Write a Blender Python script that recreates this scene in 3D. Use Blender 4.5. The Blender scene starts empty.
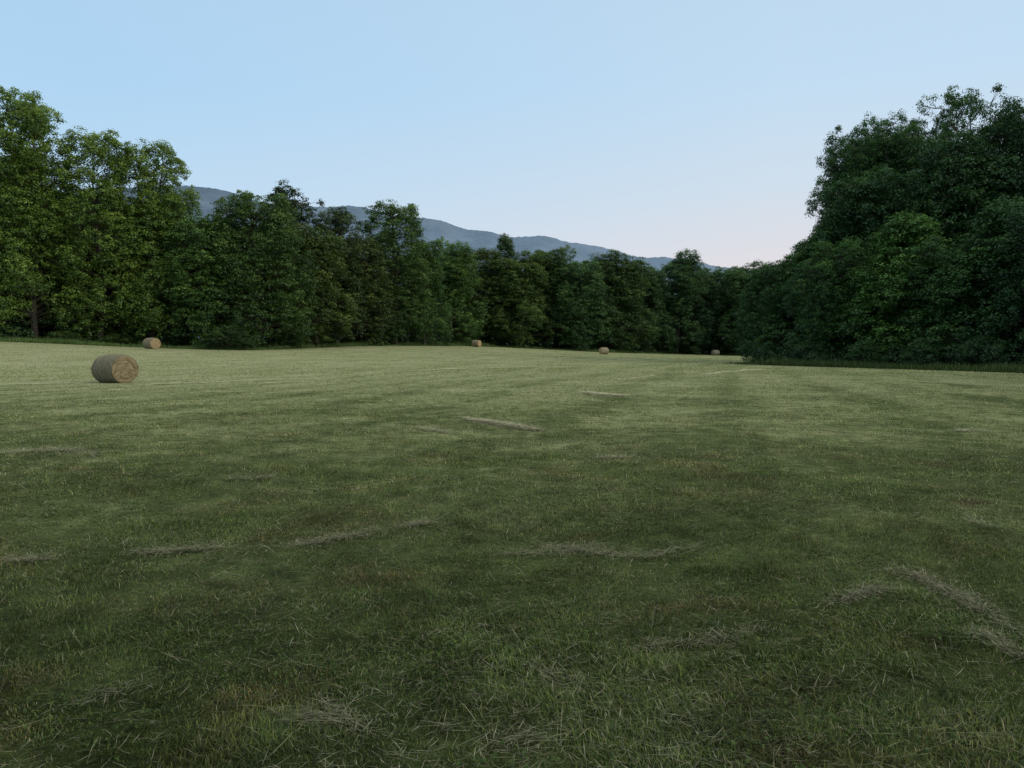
import bpy, math, random
import numpy as np
from mathutils import Vector, Matrix

C = bpy.context.scene.collection
F = 800.0; CX = 512.0; CY = 384.0; HOR = 344.0; EYE = 1.6
PITCH = math.atan((CY - HOR) / F)

# ------------------------------------------------------------------ helpers
def at(px, row, Y):
    """world point that lies Y metres ahead and is seen at pixel (px,row)"""
    cx, cy = (px - CX) / F, -(row - CY) / F
    cp, sp = math.cos(PITCH), math.sin(PITCH)
    dy = cp + cy * sp            # forward
    dz = -sp + cy * cp
    t = Y / dy
    return (cx * t, Y, EYE + dz * t)

def lattice(ix, iy, seed):
    h = (ix.astype(np.int64) * 374761393 + iy.astype(np.int64) * 668265263 + seed * 1442695041) & 0xffffffff
    h = ((h ^ (h >> 13)) * 1274126177) & 0xffffffff
    return ((h ^ (h >> 16)) & 0xffff) / 65535.0

def vnoise(x, y, seed=0):
    ix, iy = np.floor(x), np.floor(y)
    fx, fy = x - ix, y - iy
    fx = fx * fx * (3 - 2 * fx); fy = fy * fy * (3 - 2 * fy)
    a = lattice(ix, iy, seed); b = lattice(ix + 1, iy, seed)
    c = lattice(ix, iy + 1, seed); d = lattice(ix + 1, iy + 1, seed)
    return (a * (1 - fx) + b * fx) * (1 - fy) + (c * (1 - fx) + d * fx) * fy

def fbm(x, y, seed=0, o=4):
    s, a, t = 0, 1.0, 0
    for i in range(o):
        s = s + a * vnoise(x * 2 ** i, y * 2 ** i, seed + i); t += a; a *= .5
    return s / t

def mesh_np(name, verts, faces4=None, faces3=None, mats=(), smooth=False):
    me = bpy.data.meshes.new(name)
    verts = np.asarray(verts, np.float32)
    n4 = 0 if faces4 is None else len(faces4); n3 = 0 if faces3 is None else len(faces3)
    me.vertices.add(len(verts)); me.vertices.foreach_set('co', verts.ravel())
    loops = []
    starts = []
    if n4: loops.append(np.asarray(faces4, np.int32).ravel()); starts.append(np.arange(n4) * 4)
    if n3: loops.append(np.asarray(faces3, np.int32).ravel()); starts.append(n4 * 4 + np.arange(n3) * 3)
    loops = np.concatenate(loops); starts = np.concatenate(starts).astype(np.int32)
    me.loops.add(len(loops)); me.loops.foreach_set('vertex_index', loops)
    me.polygons.add(n4 + n3); me.polygons.foreach_set('loop_start', starts)
    if smooth: me.polygons.foreach_set('use_smooth', np.ones(n4 + n3, bool))
    for m in mats: me.materials.append(m)
    me.update(calc_edges=True)
    return me

def attr(me, name, domain, data, vec=False):
    a = me.attributes.new(name, 'FLOAT_COLOR' if vec else 'FLOAT', domain)
    a.data.foreach_set('color' if vec else 'value', np.asarray(data, np.float32).ravel())

def link(name, data, parent=None, loc=None):
    o = bpy.data.objects.new(name, data); C.objects.link(o)
    if parent: o.parent = parent
    if loc is not None: o.location = loc
    return o

def tag(o, label=None, cat=None, group=None, kind=None):
    if label: o['label'] = label
    if cat: o['category'] = cat
    if group: o['group'] = group
    if kind: o['kind'] = kind
    return o

# ------------------------------------------------------------------ terrain
field = [(-64, 100), (-78, 88), (-88, 60), (-92, 0), (-60, -50), (50, -50), (50, 0), (48.5, 25), (45, 42), (38.2, 59),
         (33, 68), (27.5, 76), (25.5, 82), (31, 96), (45, 130), (62, 180), (66, 205), (57, 226), (40, 215), (21, 191), (11.4, 190),
         (1.9, 190), (-9.5, 180), (-18.4, 160), (-28, 140), (-33.5, 125), (-38, 113), (-51, 113), (-59, 105)]

def field_sd(x, y):
    """signed distance: + in the forest, - in the field"""
    x = np.asarray(x, float); y = np.asarray(y, float)
    d = np.full(x.shape, 1e9); inside = np.zeros(x.shape, bool)
    n = len(field)
    for i in range(n):
        ax, ay = field[i]; bx, by = field[(i + 1) % n]
        ex, ey = bx - ax, by - ay
        t = np.clip(((x - ax) * ex + (y - ay) * ey) / (ex * ex + ey * ey), 0, 1)
        d = np.minimum(d, np.hypot(x - ax - t * ex, y - ay - t * ey))
        if ay != by:
            c = ((ay > y) != (by > y)) & (x < (bx - ax) * (y - ay) / (by - ay) + ax)
            inside ^= c
    return np.where(inside, -d, d)

BALES = [(115, 382.6, 41), (152, 348.9, 103), (476.5, 346.8, 158), (603.8, 354.2, 160), (715.3, 355.4, 198)]
ctl = [(0, 0, 0), (-12, 3, 0), (12, 3, 0), (0, 14, 0), (-10, 16, -.03), (10, 16, -.03), (0, -30, 0), (-40, -20, 0), (40, -20, 0),
       (0, 35, -.12), (20, 35, -.2), (0, 60, -.15), (-60, 40, .2), (45, 40, -.3), (15, 90, -.35), (-10, 110, .3), (35, 120, -.8),
       (-200, 80, 3), (-150, 250, 3), (200, 50, 0), (200, 250, 0), (0, 350, 1), (-200, -100, 1), (200, -100, 0)]
for px, row, Y in [(0, 341, 100), (60, 343.3, 105), (150, 347.2, 113), (240, 349.8, 112), (300, 347.3, 125), (350, 345.3, 140), (420, 345.6, 160),
                   (470, 346, 180), (520, 348, 190), (560, 350, 190), (600, 352, 190), (660, 353.6, 215), (715, 355, 225),
                   (770, 364, 80), (900, 368, 68), (1024, 371.5, 59)] + BALES:
    ctl.append(at(px, row, Y))
ctl = np.array(ctl, float)
def tps_k(r2): return np.where(r2 > 0, r2 * np.log(r2 + 1e-9), 0)
_S = 60.0
_P = ctl[:, :2] / _S
_n = len(_P)
_K = tps_k(((_P[:, None] - _P[None]) ** 2).sum(-1)) + np.eye(_n) * .004
_A = np.zeros((_n + 3, _n + 3)); _A[:_n, :_n] = _K; _A[:_n, _n] = 1; _A[:_n, _n + 1:] = _P; _A[_n:, :_n] = _A[:_n, _n:].T
_W = np.linalg.solve(_A, np.concatenate([ctl[:, 2], [0, 0, 0]]))
def ground_z(x, y):
    x = np.asarray(x, float); y = np.asarray(y, float)
    xs, ys = np.clip(x, -260, 260) / _S, np.clip(y, -120, 400) / _S
    z = _W[_n] + _W[_n + 1] * xs + _W[_n + 2] * ys
    for i in range(_n):
        z = z + _W[i] * tps_k((xs - _P[i, 0]) ** 2 + (ys - _P[i, 1]) ** 2)
    r = np.hypot(x, y)
    z = z * (1 - np.clip((r - 350) / 500, 0, 1)) + 1.0 * np.clip((r - 350) / 500, 0, 1)
    near = np.clip(1.5 - r / 60, 0, 1)
    z = z + near * ((fbm(x * 1.1, y * 1.1, 5, 2) - .5) * .05 + (fbm(x * .3, y * .3, 9, 2) - .5) * .10)
    return z
def gz(x, y): return float(ground_z(np.array([x]), np.array([y]))[0])

# ------------------------------------------------------------------ node helper
def new_mat(name):
    m = bpy.data.materials.new(name); m.use_nodes = True
    nt = m.node_tree; nt.nodes.clear()
    return m, nt
def N(nt, typ, **kw):
    n = nt.nodes.new(typ)
    for k, v in kw.items():
        if k == 'inp':
            for a, b in v.items():
                if hasattr(b, 'is_linked') or isinstance(b, bpy.types.NodeSocket): nt.links.new(b, n.inputs[a])
                else: n.inputs[a].default_value = b
        else: setattr(n, k, v)
    return n
def ramp(nt, fac, stops):
    r = N(nt, 'ShaderNodeValToRGB'); nt.links.new(fac, r.inputs[0])
    el = r.color_ramp.elements
    while len(el) > 1: el.remove(el[-1])
    el[0].position = stops[0][0]; el[0].color = (*stops[0][1], 1)
    for p, c in stops[1:]:
        e = el.new(p); e.color = (*c, 1)
    return r.outputs[0]
def mixc(nt, fac, a, b, mode='MIX'):
    m = N(nt, 'ShaderNodeMix', data_type='RGBA', blend_type=mode)
    for k, v in ((0, fac), (6, a), (7, b)):
        if isinstance(v, bpy.types.NodeSocket): nt.links.new(v, m.inputs[k])
        else: m.inputs[k].default_value = v if not isinstance(v, tuple) else (*v, 1)[:4]
    return m.outputs[2]
def finish(nt, col, rough=.9, bump=None, spec=.2):
    b = N(nt, 'ShaderNodeBsdfPrincipled', inp={'Base Color': col, 'Roughness': rough, 'Specular IOR Level': spec})
    if bump: nt.links.new(bump, b.inputs['Normal'])
    o = N(nt, 'ShaderNodeOutputMaterial'); nt.links.new(b.outputs[0], o.inputs[0])
    return b

# ------------------------------------------------------------------ ground colours shared by sheet and blades
def hay_amount(x, y):
    """0 = green regrowth, 1 = dry cut stubble (real variation of the sward)"""
    r = np.hypot(x, y)
    left = np.clip(.5 - x / 90, 0, 1)
    base = np.clip((y - 4.5) / 45, 0, 1) ** .46
    n = fbm(x * .22 + 3, y * .12, 21, 3) - .5
    n2 = fbm(x * .9, y * .7, 31, 3) - .5
    u = x * math.cos(.30) - y * math.sin(.30) + (fbm(x * .05, y * .05, 71, 2) - .5) * 5
    rows = (np.sin(u * 2 * math.pi / 3.4) + .5 * np.sin(u * 2 * math.pi / 1.7 + 1)) * .075 * np.clip((r - 6) / 20, 0, 1)
    h = .05 + rows + base * (.60 + .25 * left) + n * .22 * (1 - .4 * base) + n2 * .30
    # greener band on the left at the middle distance, as mown on another day
    return np.clip(h, 0, 1)

WIND = []   # lines of left-over hay, in ground coordinates: (polyline, width, density)
def gp(px, row):
    d = 1.6 * F / (row - HOR)
    for _i in range(12):                      # walk the sight line to where it meets the sloping ground
        d = .5 * d + .5 * max(1.5, (EYE - gz((px - CX) / F * d, d)) * F / (row - HOR))
    return ((px - CX) / F * d, d)
for pts, w, k in [([(0, 566), (60, 563), (130, 556), (180, 553)], .11, 1.0), ([(170, 556), (290, 548), (350, 538), (430, 523)], .14, .75),
                  ([(640, 657), (715, 650), (775, 628), (835, 606), (880, 590)], .13, .7),
                  ([(875, 575), (915, 578), (960, 598), (1030, 640)], .13, .9), ([(985, 640), (1040, 668)], .12, .7),
                  ([(500, 560), (560, 557), (600, 548)], .12, .6), ([(545, 552), (640, 560), (710, 545)], .2, .3),
                  ([(462, 419), (500, 424), (542, 430)], .30, 2.2), ([(420, 430), (450, 433)], .4, .35),
                  ([(585, 393), (625, 396)], .5, 1.6), ([(588, 400), (606, 403)], .35, 1.2), ([(618, 380), (655, 376)], .35, 2.2),
                  ([(222, 482), (275, 478)], .26, .6), ([(600, 460), (635, 458)], .25, .6), ([(960, 432), (985, 431)], .3, .3),
                  ([(280, 735), (330, 728), (370, 745)], .14, .7), ([(480, 762), (560, 742)], .12, .5), ([(60, 720), (150, 690)], .1, .3),
                  ([(975, 525), (1000, 532)], .15, .35), ([(530, 680), (600, 700)], .14, .35), ([(0, 385), (90, 383)], .6, .2),
                  ([(150, 385), (260, 381), (330, 379)], .5, .45), ([(380, 372), (470, 369), (540, 367)], .7, .3),
                  ([(700, 375), (760, 370)], .6, .3), ([(0, 455), (60, 449), (110, 452)], .5, .18)]:
    WIND.append(([gp(*p) for p in pts], w, k))

# ------------------------------------------------------------------ materials
def mat_ground():
    m, nt = new_mat('mown field ground')
    a = N(nt, 'ShaderNodeAttribute', attribute_name='dry').outputs['Fac']
    f = N(nt, 'ShaderNodeAttribute', attribute_name='forest').outputs['Fac']
    geo = N(nt, 'ShaderNodeNewGeometry').outputs['Position']
    n1 = N(nt, 'ShaderNodeTexNoise', inp={'Vector': geo, 'Scale': 2.2, 'Detail': 8.0, 'Roughness': .65}).outputs[0]
    n2 = N(nt, 'ShaderNodeTexNoise', inp={'Vector': geo, 'Scale': .16, 'Detail': 5.0, 'Roughness': .6}).outputs[0]
    n3 = N(nt, 'ShaderNodeTexNoise', inp={'Vector': geo, 'Scale': 23.0, 'Detail': 4.0, 'Roughness': .7}).outputs[0]
    s = N(nt, 'ShaderNodeMath', operation='MULTIPLY_ADD', inp={0: n1, 1: .8, 2: a}).outputs[0]
    s = N(nt, 'ShaderNodeMath', operation='MULTIPLY_ADD', inp={0: n2, 1: .7, 2: s}).outputs[0]
    s = N(nt, 'ShaderNodeMath', operation='ADD', inp={0: s, 1: -.75}).outputs[0]
    col = ramp(nt, s, [(0, (.035, .048, .014)), (.35, (.105, .135, .045)), (.62, (.305, .335, .15)), (1, (.45, .46, .245))])
    v = N(nt, 'ShaderNodeMapRange', inp={0: n3, 1: .3, 2: .7, 3: .6, 4: 1.25}).outputs[0]
    col = mixc(nt, 1.0, col, N(nt, 'ShaderNodeCombineColor', inp={0: v, 1: v, 2: v}).outputs[0], 'MULTIPLY')
    n5 = N(nt, 'ShaderNodeTexNoise', inp={'Vector': geo, 'Scale': 4.5, 'Detail': 5.0, 'Roughness': .75}).outputs[0]
    v5 = N(nt, 'ShaderNodeMapRange', inp={0: n5, 1: .34, 2: .66, 3: .55, 4: 1.25}).outputs[0]
    col = mixc(nt, 1.0, col, N(nt, 'ShaderNodeCombineColor', inp={0: v5, 1: v5, 2: v5}).outputs[0], 'MULTIPLY')
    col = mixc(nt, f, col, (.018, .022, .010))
    n4 = N(nt, 'ShaderNodeTexNoise', inp={'Vector': geo, 'Scale': 90.0, 'Detail': 3.0, 'Roughness': .8}).outputs[0]
    v4 = N(nt, 'ShaderNodeMapRange', inp={0: n4, 1: .35, 2: .65, 3: .45, 4: 1.15}).outputs[0]
    col = mixc(nt, 1.0, col, N(nt, 'ShaderNodeCombineColor', inp={0: v4, 1: v4, 2: v4}).outputs[0], 'MULTIPLY')
    b = N(nt, 'ShaderNodeBump', inp={'Height': n3, 'Strength': .5, 'Distance': .05}).outputs[0]
    finish(nt, col, 1.0, b, .05)
    return m

def mat_blade(name, trans=.25):
    m, nt = new_mat(name)
    c = N(nt, 'ShaderNodeAttribute', attribute_name='tone').outputs['Color']
    d = N(nt, 'ShaderNodeBsdfDiffuse', inp={'Color': c})
    g = N(nt, 'ShaderNodeBsdfGlossy', inp={'Color': (.8, .82, .75, 1), 'Roughness': .5})
    t = N(nt, 'ShaderNodeBsdfTranslucent', inp={'Color': c})
    a = N(nt, 'ShaderNodeMixShader', inp={0: trans, 1: d.outputs[0], 2: t.outputs[0]})
    a2 = N(nt, 'ShaderNodeMixShader', inp={0: .035, 1: a.outputs[0], 2: g.outputs[0]}); a2.inputs[0].default_value = .012
    o = N(nt, 'ShaderNodeOutputMaterial'); nt.links.new(a2.outputs[0], o.inputs[0])
    return m

def mat_leaf():
    m, nt = new_mat('broadleaf foliage')
    oc = N(nt, 'ShaderNodeObjectInfo').outputs['Color']
    t = N(nt, 'ShaderNodeAttribute', attribute_name='tint').outputs['Fac']
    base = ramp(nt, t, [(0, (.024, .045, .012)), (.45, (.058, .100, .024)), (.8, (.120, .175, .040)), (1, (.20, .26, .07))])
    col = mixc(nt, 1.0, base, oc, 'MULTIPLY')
    d = N(nt, 'ShaderNodeBsdfDiffuse', inp={'Color': col})
    tr = N(nt, 'ShaderNodeBsdfTranslucent', inp={'Color': col})
    g = N(nt, 'ShaderNodeBsdfGlossy', inp={'Color': (.7, .8, .9, 1), 'Roughness': .5})
    a = N(nt, 'ShaderNodeMixShader', inp={0: .28, 1: d.outputs[0], 2: tr.outputs[0]})
    a2 = N(nt, 'ShaderNodeMixShader', inp={0: .03, 1: a.outputs[0], 2: g.outputs[0]})
    o = N(nt, 'ShaderNodeOutputMaterial'); nt.links.new(a2.outputs[0], o.inputs[0])
    return m

def mat_bark():
    m, nt = new_mat('furrowed bark')
    p = N(nt, 'ShaderNodeTexCoord').outputs['Object']
    mp = N(nt, 'ShaderNodeMapping', inp={0: p}); mp.inputs['Scale'].default_value = (6, 6, .9)
    n = N(nt, 'ShaderNodeTexNoise', inp={'Vector': mp.outputs[0], 'Scale': 2.0, 'Detail': 8.0, 'Roughness': .7}).outputs[0]
    col = ramp(nt, n, [(.3, (.022, .019, .015)), (.55, (.075, .066, .054)), (.75, (.15, .14, .12))])
    b = N(nt, 'ShaderNodeBump', inp={'Height': n, 'Strength': .7, 'Distance': .05}).outputs[0]
    finish(nt, col, .95, b, .1)
    return m

M_GROUND = mat_ground(); M_GRASS = mat_blade('grass blades', .3); M_HAY = mat_blade('dry hay strands', .15)
M_LEAF = mat_leaf(); M_BARK = mat_bark()

# ------------------------------------------------------------------ ground sheet
def build_ground():
    n = 520; a = 7.2
    s = np.linspace(-1, 1, n)
    g = 9000 * np.sinh(a * s) / math.sinh(a)
    X, Y = np.meshgrid(g, g + 14, indexing='xy')
    Z = ground_z(X, Y)
    V = np.stack([X, Y, Z], -1).reshape(-1, 3)
    i = np.arange(n * n).reshape(n, n)
    Q = np.stack([i[:-1, :-1], i[:-1, 1:], i[1:, 1:], i[1:, :-1]], -1).reshape(-1, 4)
    me = mesh_np('field_ground', V, Q, mats=[M_GROUND], smooth=True)
    sd = field_sd(X.ravel(), Y.ravel())
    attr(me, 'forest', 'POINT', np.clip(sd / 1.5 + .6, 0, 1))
    attr(me, 'dry', 'POINT', hay_amount(X.ravel(), Y.ravel()))
    return tag(link('ground', me), 'mown hay field with pale stubble beyond and greener turf close by', 'field', kind='structure')

# ------------------------------------------------------------------ blades
GREENS = np.array([(.074, .114, .029), (.108, .160, .038), (.158, .200, .048), (.092, .126, .054)])*1.18
DRYS = np.array([(.21, .23, .09), (.285, .295, .125), (.37, .36, .18), (.31, .33, .185)])*1.12
def blades(name, x, y, z, L, w, lean, az, cols, bend=.35, k0=.7):
    n = len(x)
    dx, dy = np.cos(az), np.sin(az)
    sx, sy = -dy, dx
    h1 = L * .55; l1 = lean * .35
    def p(h, off, side):
        return np.stack([x + dx * off + sx * side, y + dy * off + sy * side, z + h], -1)
    V = np.empty((n, 5, 3), np.float32)
    hz = np.cos(lean); hs = np.sin(lean)
    V[:, 0] = p(0 * L, 0 * L, -w / 2); V[:, 1] = p(0 * L, 0 * L, w / 2)
    V[:, 2] = p(np.cos(lean * k0) * L * .55, np.sin(lean * k0) * L * .55, w * .45)
    V[:, 3] = p(np.cos(lean * k0) * L * .55, np.sin(lean * k0) * L * .55, -w * .45)
    lb = lean + bend
    V[:, 4] = p(np.cos(lean * k0) * L * .55 + np.cos(lb) * L * .45, np.sin(lean * k0) * L * .55 + np.sin(lb) * L * .45, 0 * L)
    b = np.arange(n)[:, None] * 5
    me = mesh_np(name, V.reshape(-1, 3), b + np.array([[0, 1, 2, 3]]), b + np.array([[3, 2, 4]]))
    c = np.ones((n, 5, 4), np.float32); c[:, :, :3] = cols[:, None, :]
    c[:, :2, :3] *= .45                       # each blade is darker at its foot
    attr(me, 'tone', 'POINT', c.reshape(-1, 4), vec=True)
    return me

def build_grass():
    rng = np.random.default_rng(4)
    R0, R1 = 1.7, 62.0
    # radial density D0 below 5 m, falling as 1/r^2
    D0 = 13500; rc = 4.5; W = 1.45
    n1 = int(W * .5 * (rc ** 2 - R0 ** 2) * D0); n2 = int(W * D0 * rc ** 2 * math.log(R1 / rc))
    r = np.concatenate([np.sqrt(rng.uniform(R0 ** 2, rc ** 2, n1)), rc * np.exp(rng.uniform(0, math.log(R1 / rc), n2))])
    th = rng.uniform(-W / 2, W / 2, len(r))
    x = r * np.sin(th); y = r * np.cos(th)
    tuft = fbm(x * 5.5, y * 5.5, 77, 3); lush = fbm(x * 1.0, y * 1.0, 55, 3)
    keep = rng.random(len(r)) * 1.12 < np.clip(.70 + (tuft - .45) * 2.2 + (lush - .5) * .6, .52, 1)
    x, y, r, tuft, lush = x[keep], y[keep], r[keep], tuft[keep], lush[keep]
    n = len(x)
    far = np.clip(r / 5, 1, None)
    dry = hay_amount(x, y)
    L = (.022 + .038 * rng.random(n) ** 2) * (.45 + 1.1 * tuft) * np.clip(.35 + 1.35 * (lush - .1), .55, 1.6) * (1.2 - .4 * dry) * far ** .12 * (1 + .8 * (rng.random(n) < .012)) * .85
    w = (.0018 + .0026 * rng.random(n)) * far ** .70
    lean = np.abs(rng.normal(.75, .45, n)).clip(0, 1.5) + .05
    az = vnoise(x * 1.3, y * 1.3, 64) * 9 + rng.normal(0, 1.5, n)
    isdry = rng.random(n) < (.06 + .80 * dry)
    gi = rng.integers(0, 4, n); di = rng.integers(0, 4, n)
    cols = np.where(isdry[:, None], DRYS[di], GREENS[gi])
    bro = np.clip(fbm(x * 1.7, y * 1.7, 200, 3) * 3 - 1.55, 0, 1)[:, None] * np.clip(1.3 - r / 30, 0, 1)[:, None]
    pat = .40 + 1.45 * fbm(x * 3.1, y * 3.1, 210, 3) ** 1.1 * np.clip(.6 + fbm(x * .45, y * .45, 220, 2) * .75, .6, 1.3)
    cols = cols * (.55 + .75 * rng.random(n))[:, None] * pat[:, None] * (1 + bro * np.array([[.34, -.06, .12]]))
    cols = cols * np.clip(.60 + r / 28, .60, 1.22)[:, None]  # blades darken toward the camera: foreground shade put into their colour
    cols = np.where(isdry[:, None] & (rng.random(n) < .75 - far * .05)[:, None], cols * .62, cols)
    z = ground_z(x, y) - .004
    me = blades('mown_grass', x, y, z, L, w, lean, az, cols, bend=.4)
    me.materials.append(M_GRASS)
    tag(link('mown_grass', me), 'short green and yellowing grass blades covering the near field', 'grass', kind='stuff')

def build_weeds():
    """broader clover-like leaves between the blades and a few tall stems"""
    rng = np.random.default_rng(14)
    n = 42000
    r = 1.8 * np.exp(rng.uniform(0, math.log(6), n)); th = rng.uniform(-.72, .72, n)
    x = r * np.sin(th); y = r * np.cos(th)
    k = fbm(x * 1.6 + 9, y * 1.6, 99, 3) + .15 * rng.random(n) > .60
    x, y, r = x[k], y[k], r[k]; n = len(x)
    far = np.clip(r / 4, 1, None)
    L = rng.uniform(.010, .024, n) * far ** .3; w = L * rng.uniform(.45, .8, n)
    cols = np.array([(.055, .095, .022), (.075, .12, .028), (.055, .085, .03)])[rng.integers(0, 3, n)] * rng.uniform(.7, 1.3, n)[:, None]
    me = blades('clover', x, y, ground_z(x, y) + rng.uniform(.01, .05, n), L, w, rng.uniform(.7, 1.5, n), rng.uniform(0, 6.28, n), cols, bend=.3)
    me.materials.append(M_GRASS)
    tag(link('clover', me), 'small broad green clover leaves scattered through the near turf', 'clover', kind='stuff')

def build_hay():
    rng = np.random.default_rng(8)
    xs, ys, ls, az, up = [], [], [], [], []
    for poly, w, k in WIND:
        P = np.array(poly); seg = np.hypot(*(P[1:] - P[:-1]).T); tot = seg.sum()
        d = np.hypot(*P.mean(0)); lod = max(1, d / 8)
        n = int(tot * w * 2 * (4200 + 400 * lod) * k / lod ** .85) + 80
        cum = np.concatenate([[0], np.cumsum(seg)])
        t = rng.random(n) * tot; i = np.clip(np.searchsorted(cum, t) - 1, 0, len(seg) - 1)
        f = (t - cum[i]) / seg[i]
        c = P[i] + (P[i + 1] - P[i]) * f[:, None]
        dens = vnoise(t * 1.7 / max(1, d / 8), t * 0, int(w * 100) + int(k * 10))
        off = rng.normal(0, w * .36, (n, 2)) * (.5 + 2.2 * rng.random(n)[:, None] ** 4)
        off += ((vnoise(t * .8, t * 0, 17) - .5) * w * 2.5)[:, None] * np.array([[.2, 1.]])
        kk = rng.random(n) < np.clip(dens * 2.2 - .7, .04, 1)
        c = (c + off)[kk]
        xs.append(c[:, 0]); ys.append(c[:, 1])
        dirn = np.arctan2(P[-1, 1] - P[0, 1], P[-1, 0] - P[0, 0])
        az.append(np.where(rng.random(len(c)) < .55, dirn + rng.normal(0, .6, len(c)) + np.pi * (rng.random(len(c)) < .5), rng.uniform(0, 6.28, len(c))))
        up.append(np.abs(rng.normal(0, .014, len(c))))
    # thin scatter everywhere
    n = 50000
    r = 1.8 * np.exp(rng.uniform(0, math.log(30), n)); th = rng.uniform(-.73, .73, n)
    x, y = r * np.sin(th), r * np.cos(th)
    k = rng.random(n) < np.clip(fbm(x * .8, y * .8, 123, 3) * 2.4 - .75, .06, 1)
    xs.append(x[k]); ys.append(y[k]); az.append(rng.uniform(0, 6.28, k.sum())); up.append(np.abs(rng.normal(0, .012, k.sum())))
    x = np.concatenate(xs); y = np.concatenate(ys); az = np.concatenate(az); up = np.concatenate(up)
    n = len(x); r = np.hypot(x, y); far = np.clip(r / 4.5, 1, None)
    L = rng.uniform(.03, .12, n) * (1 + 1.6 * (rng.random(n) < .04)) * far ** .25
    w = rng.uniform(.0012, .0026, n) * far ** .74
    cols = np.array([(.82, .78, .50), (.70, .66, .42), (.88, .83, .54), (.56, .53, .31), (.76, .75, .50)])[rng.integers(0, 5, n)]
    cols = cols * .9 * (rng.uniform(.3, 1.0, n) ** np.clip(1.3 - far * .12, .3, 1.3))[:, None] * np.clip(.46 + far * .16, 0, 1.2)[:, None]  # strands dimmed close to the camera, foreground shade held in their colour
    z = ground_z(x, y) + .018 + up
    lean = np.pi / 2 + rng.normal(0, .13, n) - .06
    me = blades('loose_hay', x, y, z, L, w, lean, az, cols, bend=rng.normal(.0, .14, n), k0=1.0)
    me.materials.append(M_HAY)
    tag(link('loose_hay', me), 'thin pale lines and wisps of dried hay left lying on the grass', 'loose hay', kind='stuff')

def build_far_stubble():
    """stubble tufts over the distant field, so it has relief at grazing angles"""
    rng = np.random.default_rng(31)
    n = 260000
    r = 50 * np.exp(rng.uniform(0, math.log(4.4), n)); th = rng.uniform(-.68, .62, n)
    x, y = r * np.sin(th), r * np.cos(th)
    k = (field_sd(x, y) < -.3) & (rng.random(n) < np.clip(fbm(x * .35, y * .18, 6, 3) * 2.6 - .75, .06, 1))
    x, y, r = x[k], y[k], r[k]; n = len(x)
    dry = hay_amount(x, y)
    isd = rng.random(n) < .15 + .7 * dry
    cols = np.where(isd[:, None], DRYS[rng.integers(0, 4, n)], GREENS[rng.integers(0, 4, n)] * 1.5) * rng.uniform(.8, 1.5, n)[:, None]
    me = blades('field_stubble', x, y, ground_z(x, y) - .01, rng.uniform(.03, .075, n), rng.uniform(.03, .07, n) * (r / 70) ** .5,
                rng.uniform(.2, 1.1, n), rng.uniform(0, 6.28, n), cols)
    me.materials.append(M_GRASS)
    tag(link('field_stubble', me), 'pale yellow-green hay stubble over the far part of the field', 'stubble', kind='stuff')

# ------------------------------------------------------------------ leaves
def leaves(centers, radii, per, size, rng, flat=.5, tones=None, droop=.25, up=.8):
    m = np.repeat(np.arange(len(centers)), per)
    n = len(m)
    d = rng.normal(size=(n, 3)); d /= np.linalg.norm(d, axis=1)[:, None]
    d[:, 2] = np.where(rng.random(n) < .72, np.abs(d[:, 2]), d[:, 2])
    rr = rng.random(n) ** .30
    pos = d * rr[:, None]
    lump = 1 + .35 * np.sin(3 * np.arctan2(d[:, 1], d[:, 0]) + m * 1.7) 
    pos[:, :2] *= lump[:, None]
    hr2 = (pos[:, :2] ** 2).sum(1)
    pos[:, 2] = pos[:, 2] * flat - droop * hr2
    P = centers[m] + pos * radii[m][:, None]
    nor = d * 1.1 + rng.normal(0, .33, (n, 3)); nor[:, 2] += .45
    nor /= np.linalg.norm(nor, axis=1)[:, None]
    a = rng.normal(size=(n, 3)); u = np.cross(nor, a); u /= np.linalg.norm(u, axis=1)[:, None]
    v = np.cross(nor, u)
    s = size * rng.uniform(.6, 1.3, n)
    V = np.empty((n, 4, 3), np.float32)
    V[:, 0] = P - u * (s * .55)[:, None]; V[:, 2] = P + u * (s * .55)[:, None]
    V[:, 1] = P + v * (s * .36)[:, None] - u * (s * .08)[:, None]; V[:, 3] = P - v * (s * .36)[:, None] - u * (s * .08)[:, None]
    t = tones[m] + rng.normal(0, .065, n) + .30 * (d[:, 2] * rr - .35) + .10 * (rr - .7)  # clump tops lighter, undersides and insides darker: light and shade set in the tint
    return V.reshape(-1, 3), np.clip(t, 0, 1)

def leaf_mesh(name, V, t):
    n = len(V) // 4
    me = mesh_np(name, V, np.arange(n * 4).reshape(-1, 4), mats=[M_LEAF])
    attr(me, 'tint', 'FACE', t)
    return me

def tubes(name, paths, sides=6):
    """paths: list of (points Nx3, radii N)"""
    Vs, Fs, o = [], [], 0
    for P, R in paths:
        P = np.asarray(P, float); k = len(P)
        T = np.gradient(P, axis=0); T /= np.linalg.norm(T, axis=1)[:, None] + 1e-9
        ref = np.array([.31, .95, .05]) if abs(T[0, 1]) < .8 else np.array([.95, .2, .1])
        U = np.cross(T, ref); U /= np.linalg.norm(U, axis=1)[:, None] + 1e-9
        W = np.cross(T, U)
        ang = np.arange(sides) * 2 * np.pi / sides
        ring = P[:, None] + (U[:, None] * np.cos(ang)[None, :, None] + W[:, None] * np.sin(ang)[None, :, None]) * np.asarray(R)[:, None, None]
        Vs.append(ring.reshape(-1, 3))
        i = np.arange(k - 1)[:, None] * sides; j = np.arange(sides)[None]; j2 = (j + 1) % sides
        Fs.append(np.stack([o + i + j, o + i + j2, o + i + sides + j2, o + i + sides + j], -1).reshape(-1, 4))
        o += k * sides
    return mesh_np(name, np.concatenate(Vs), np.concatenate(Fs), mats=[M_BARK], smooth=True)

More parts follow.
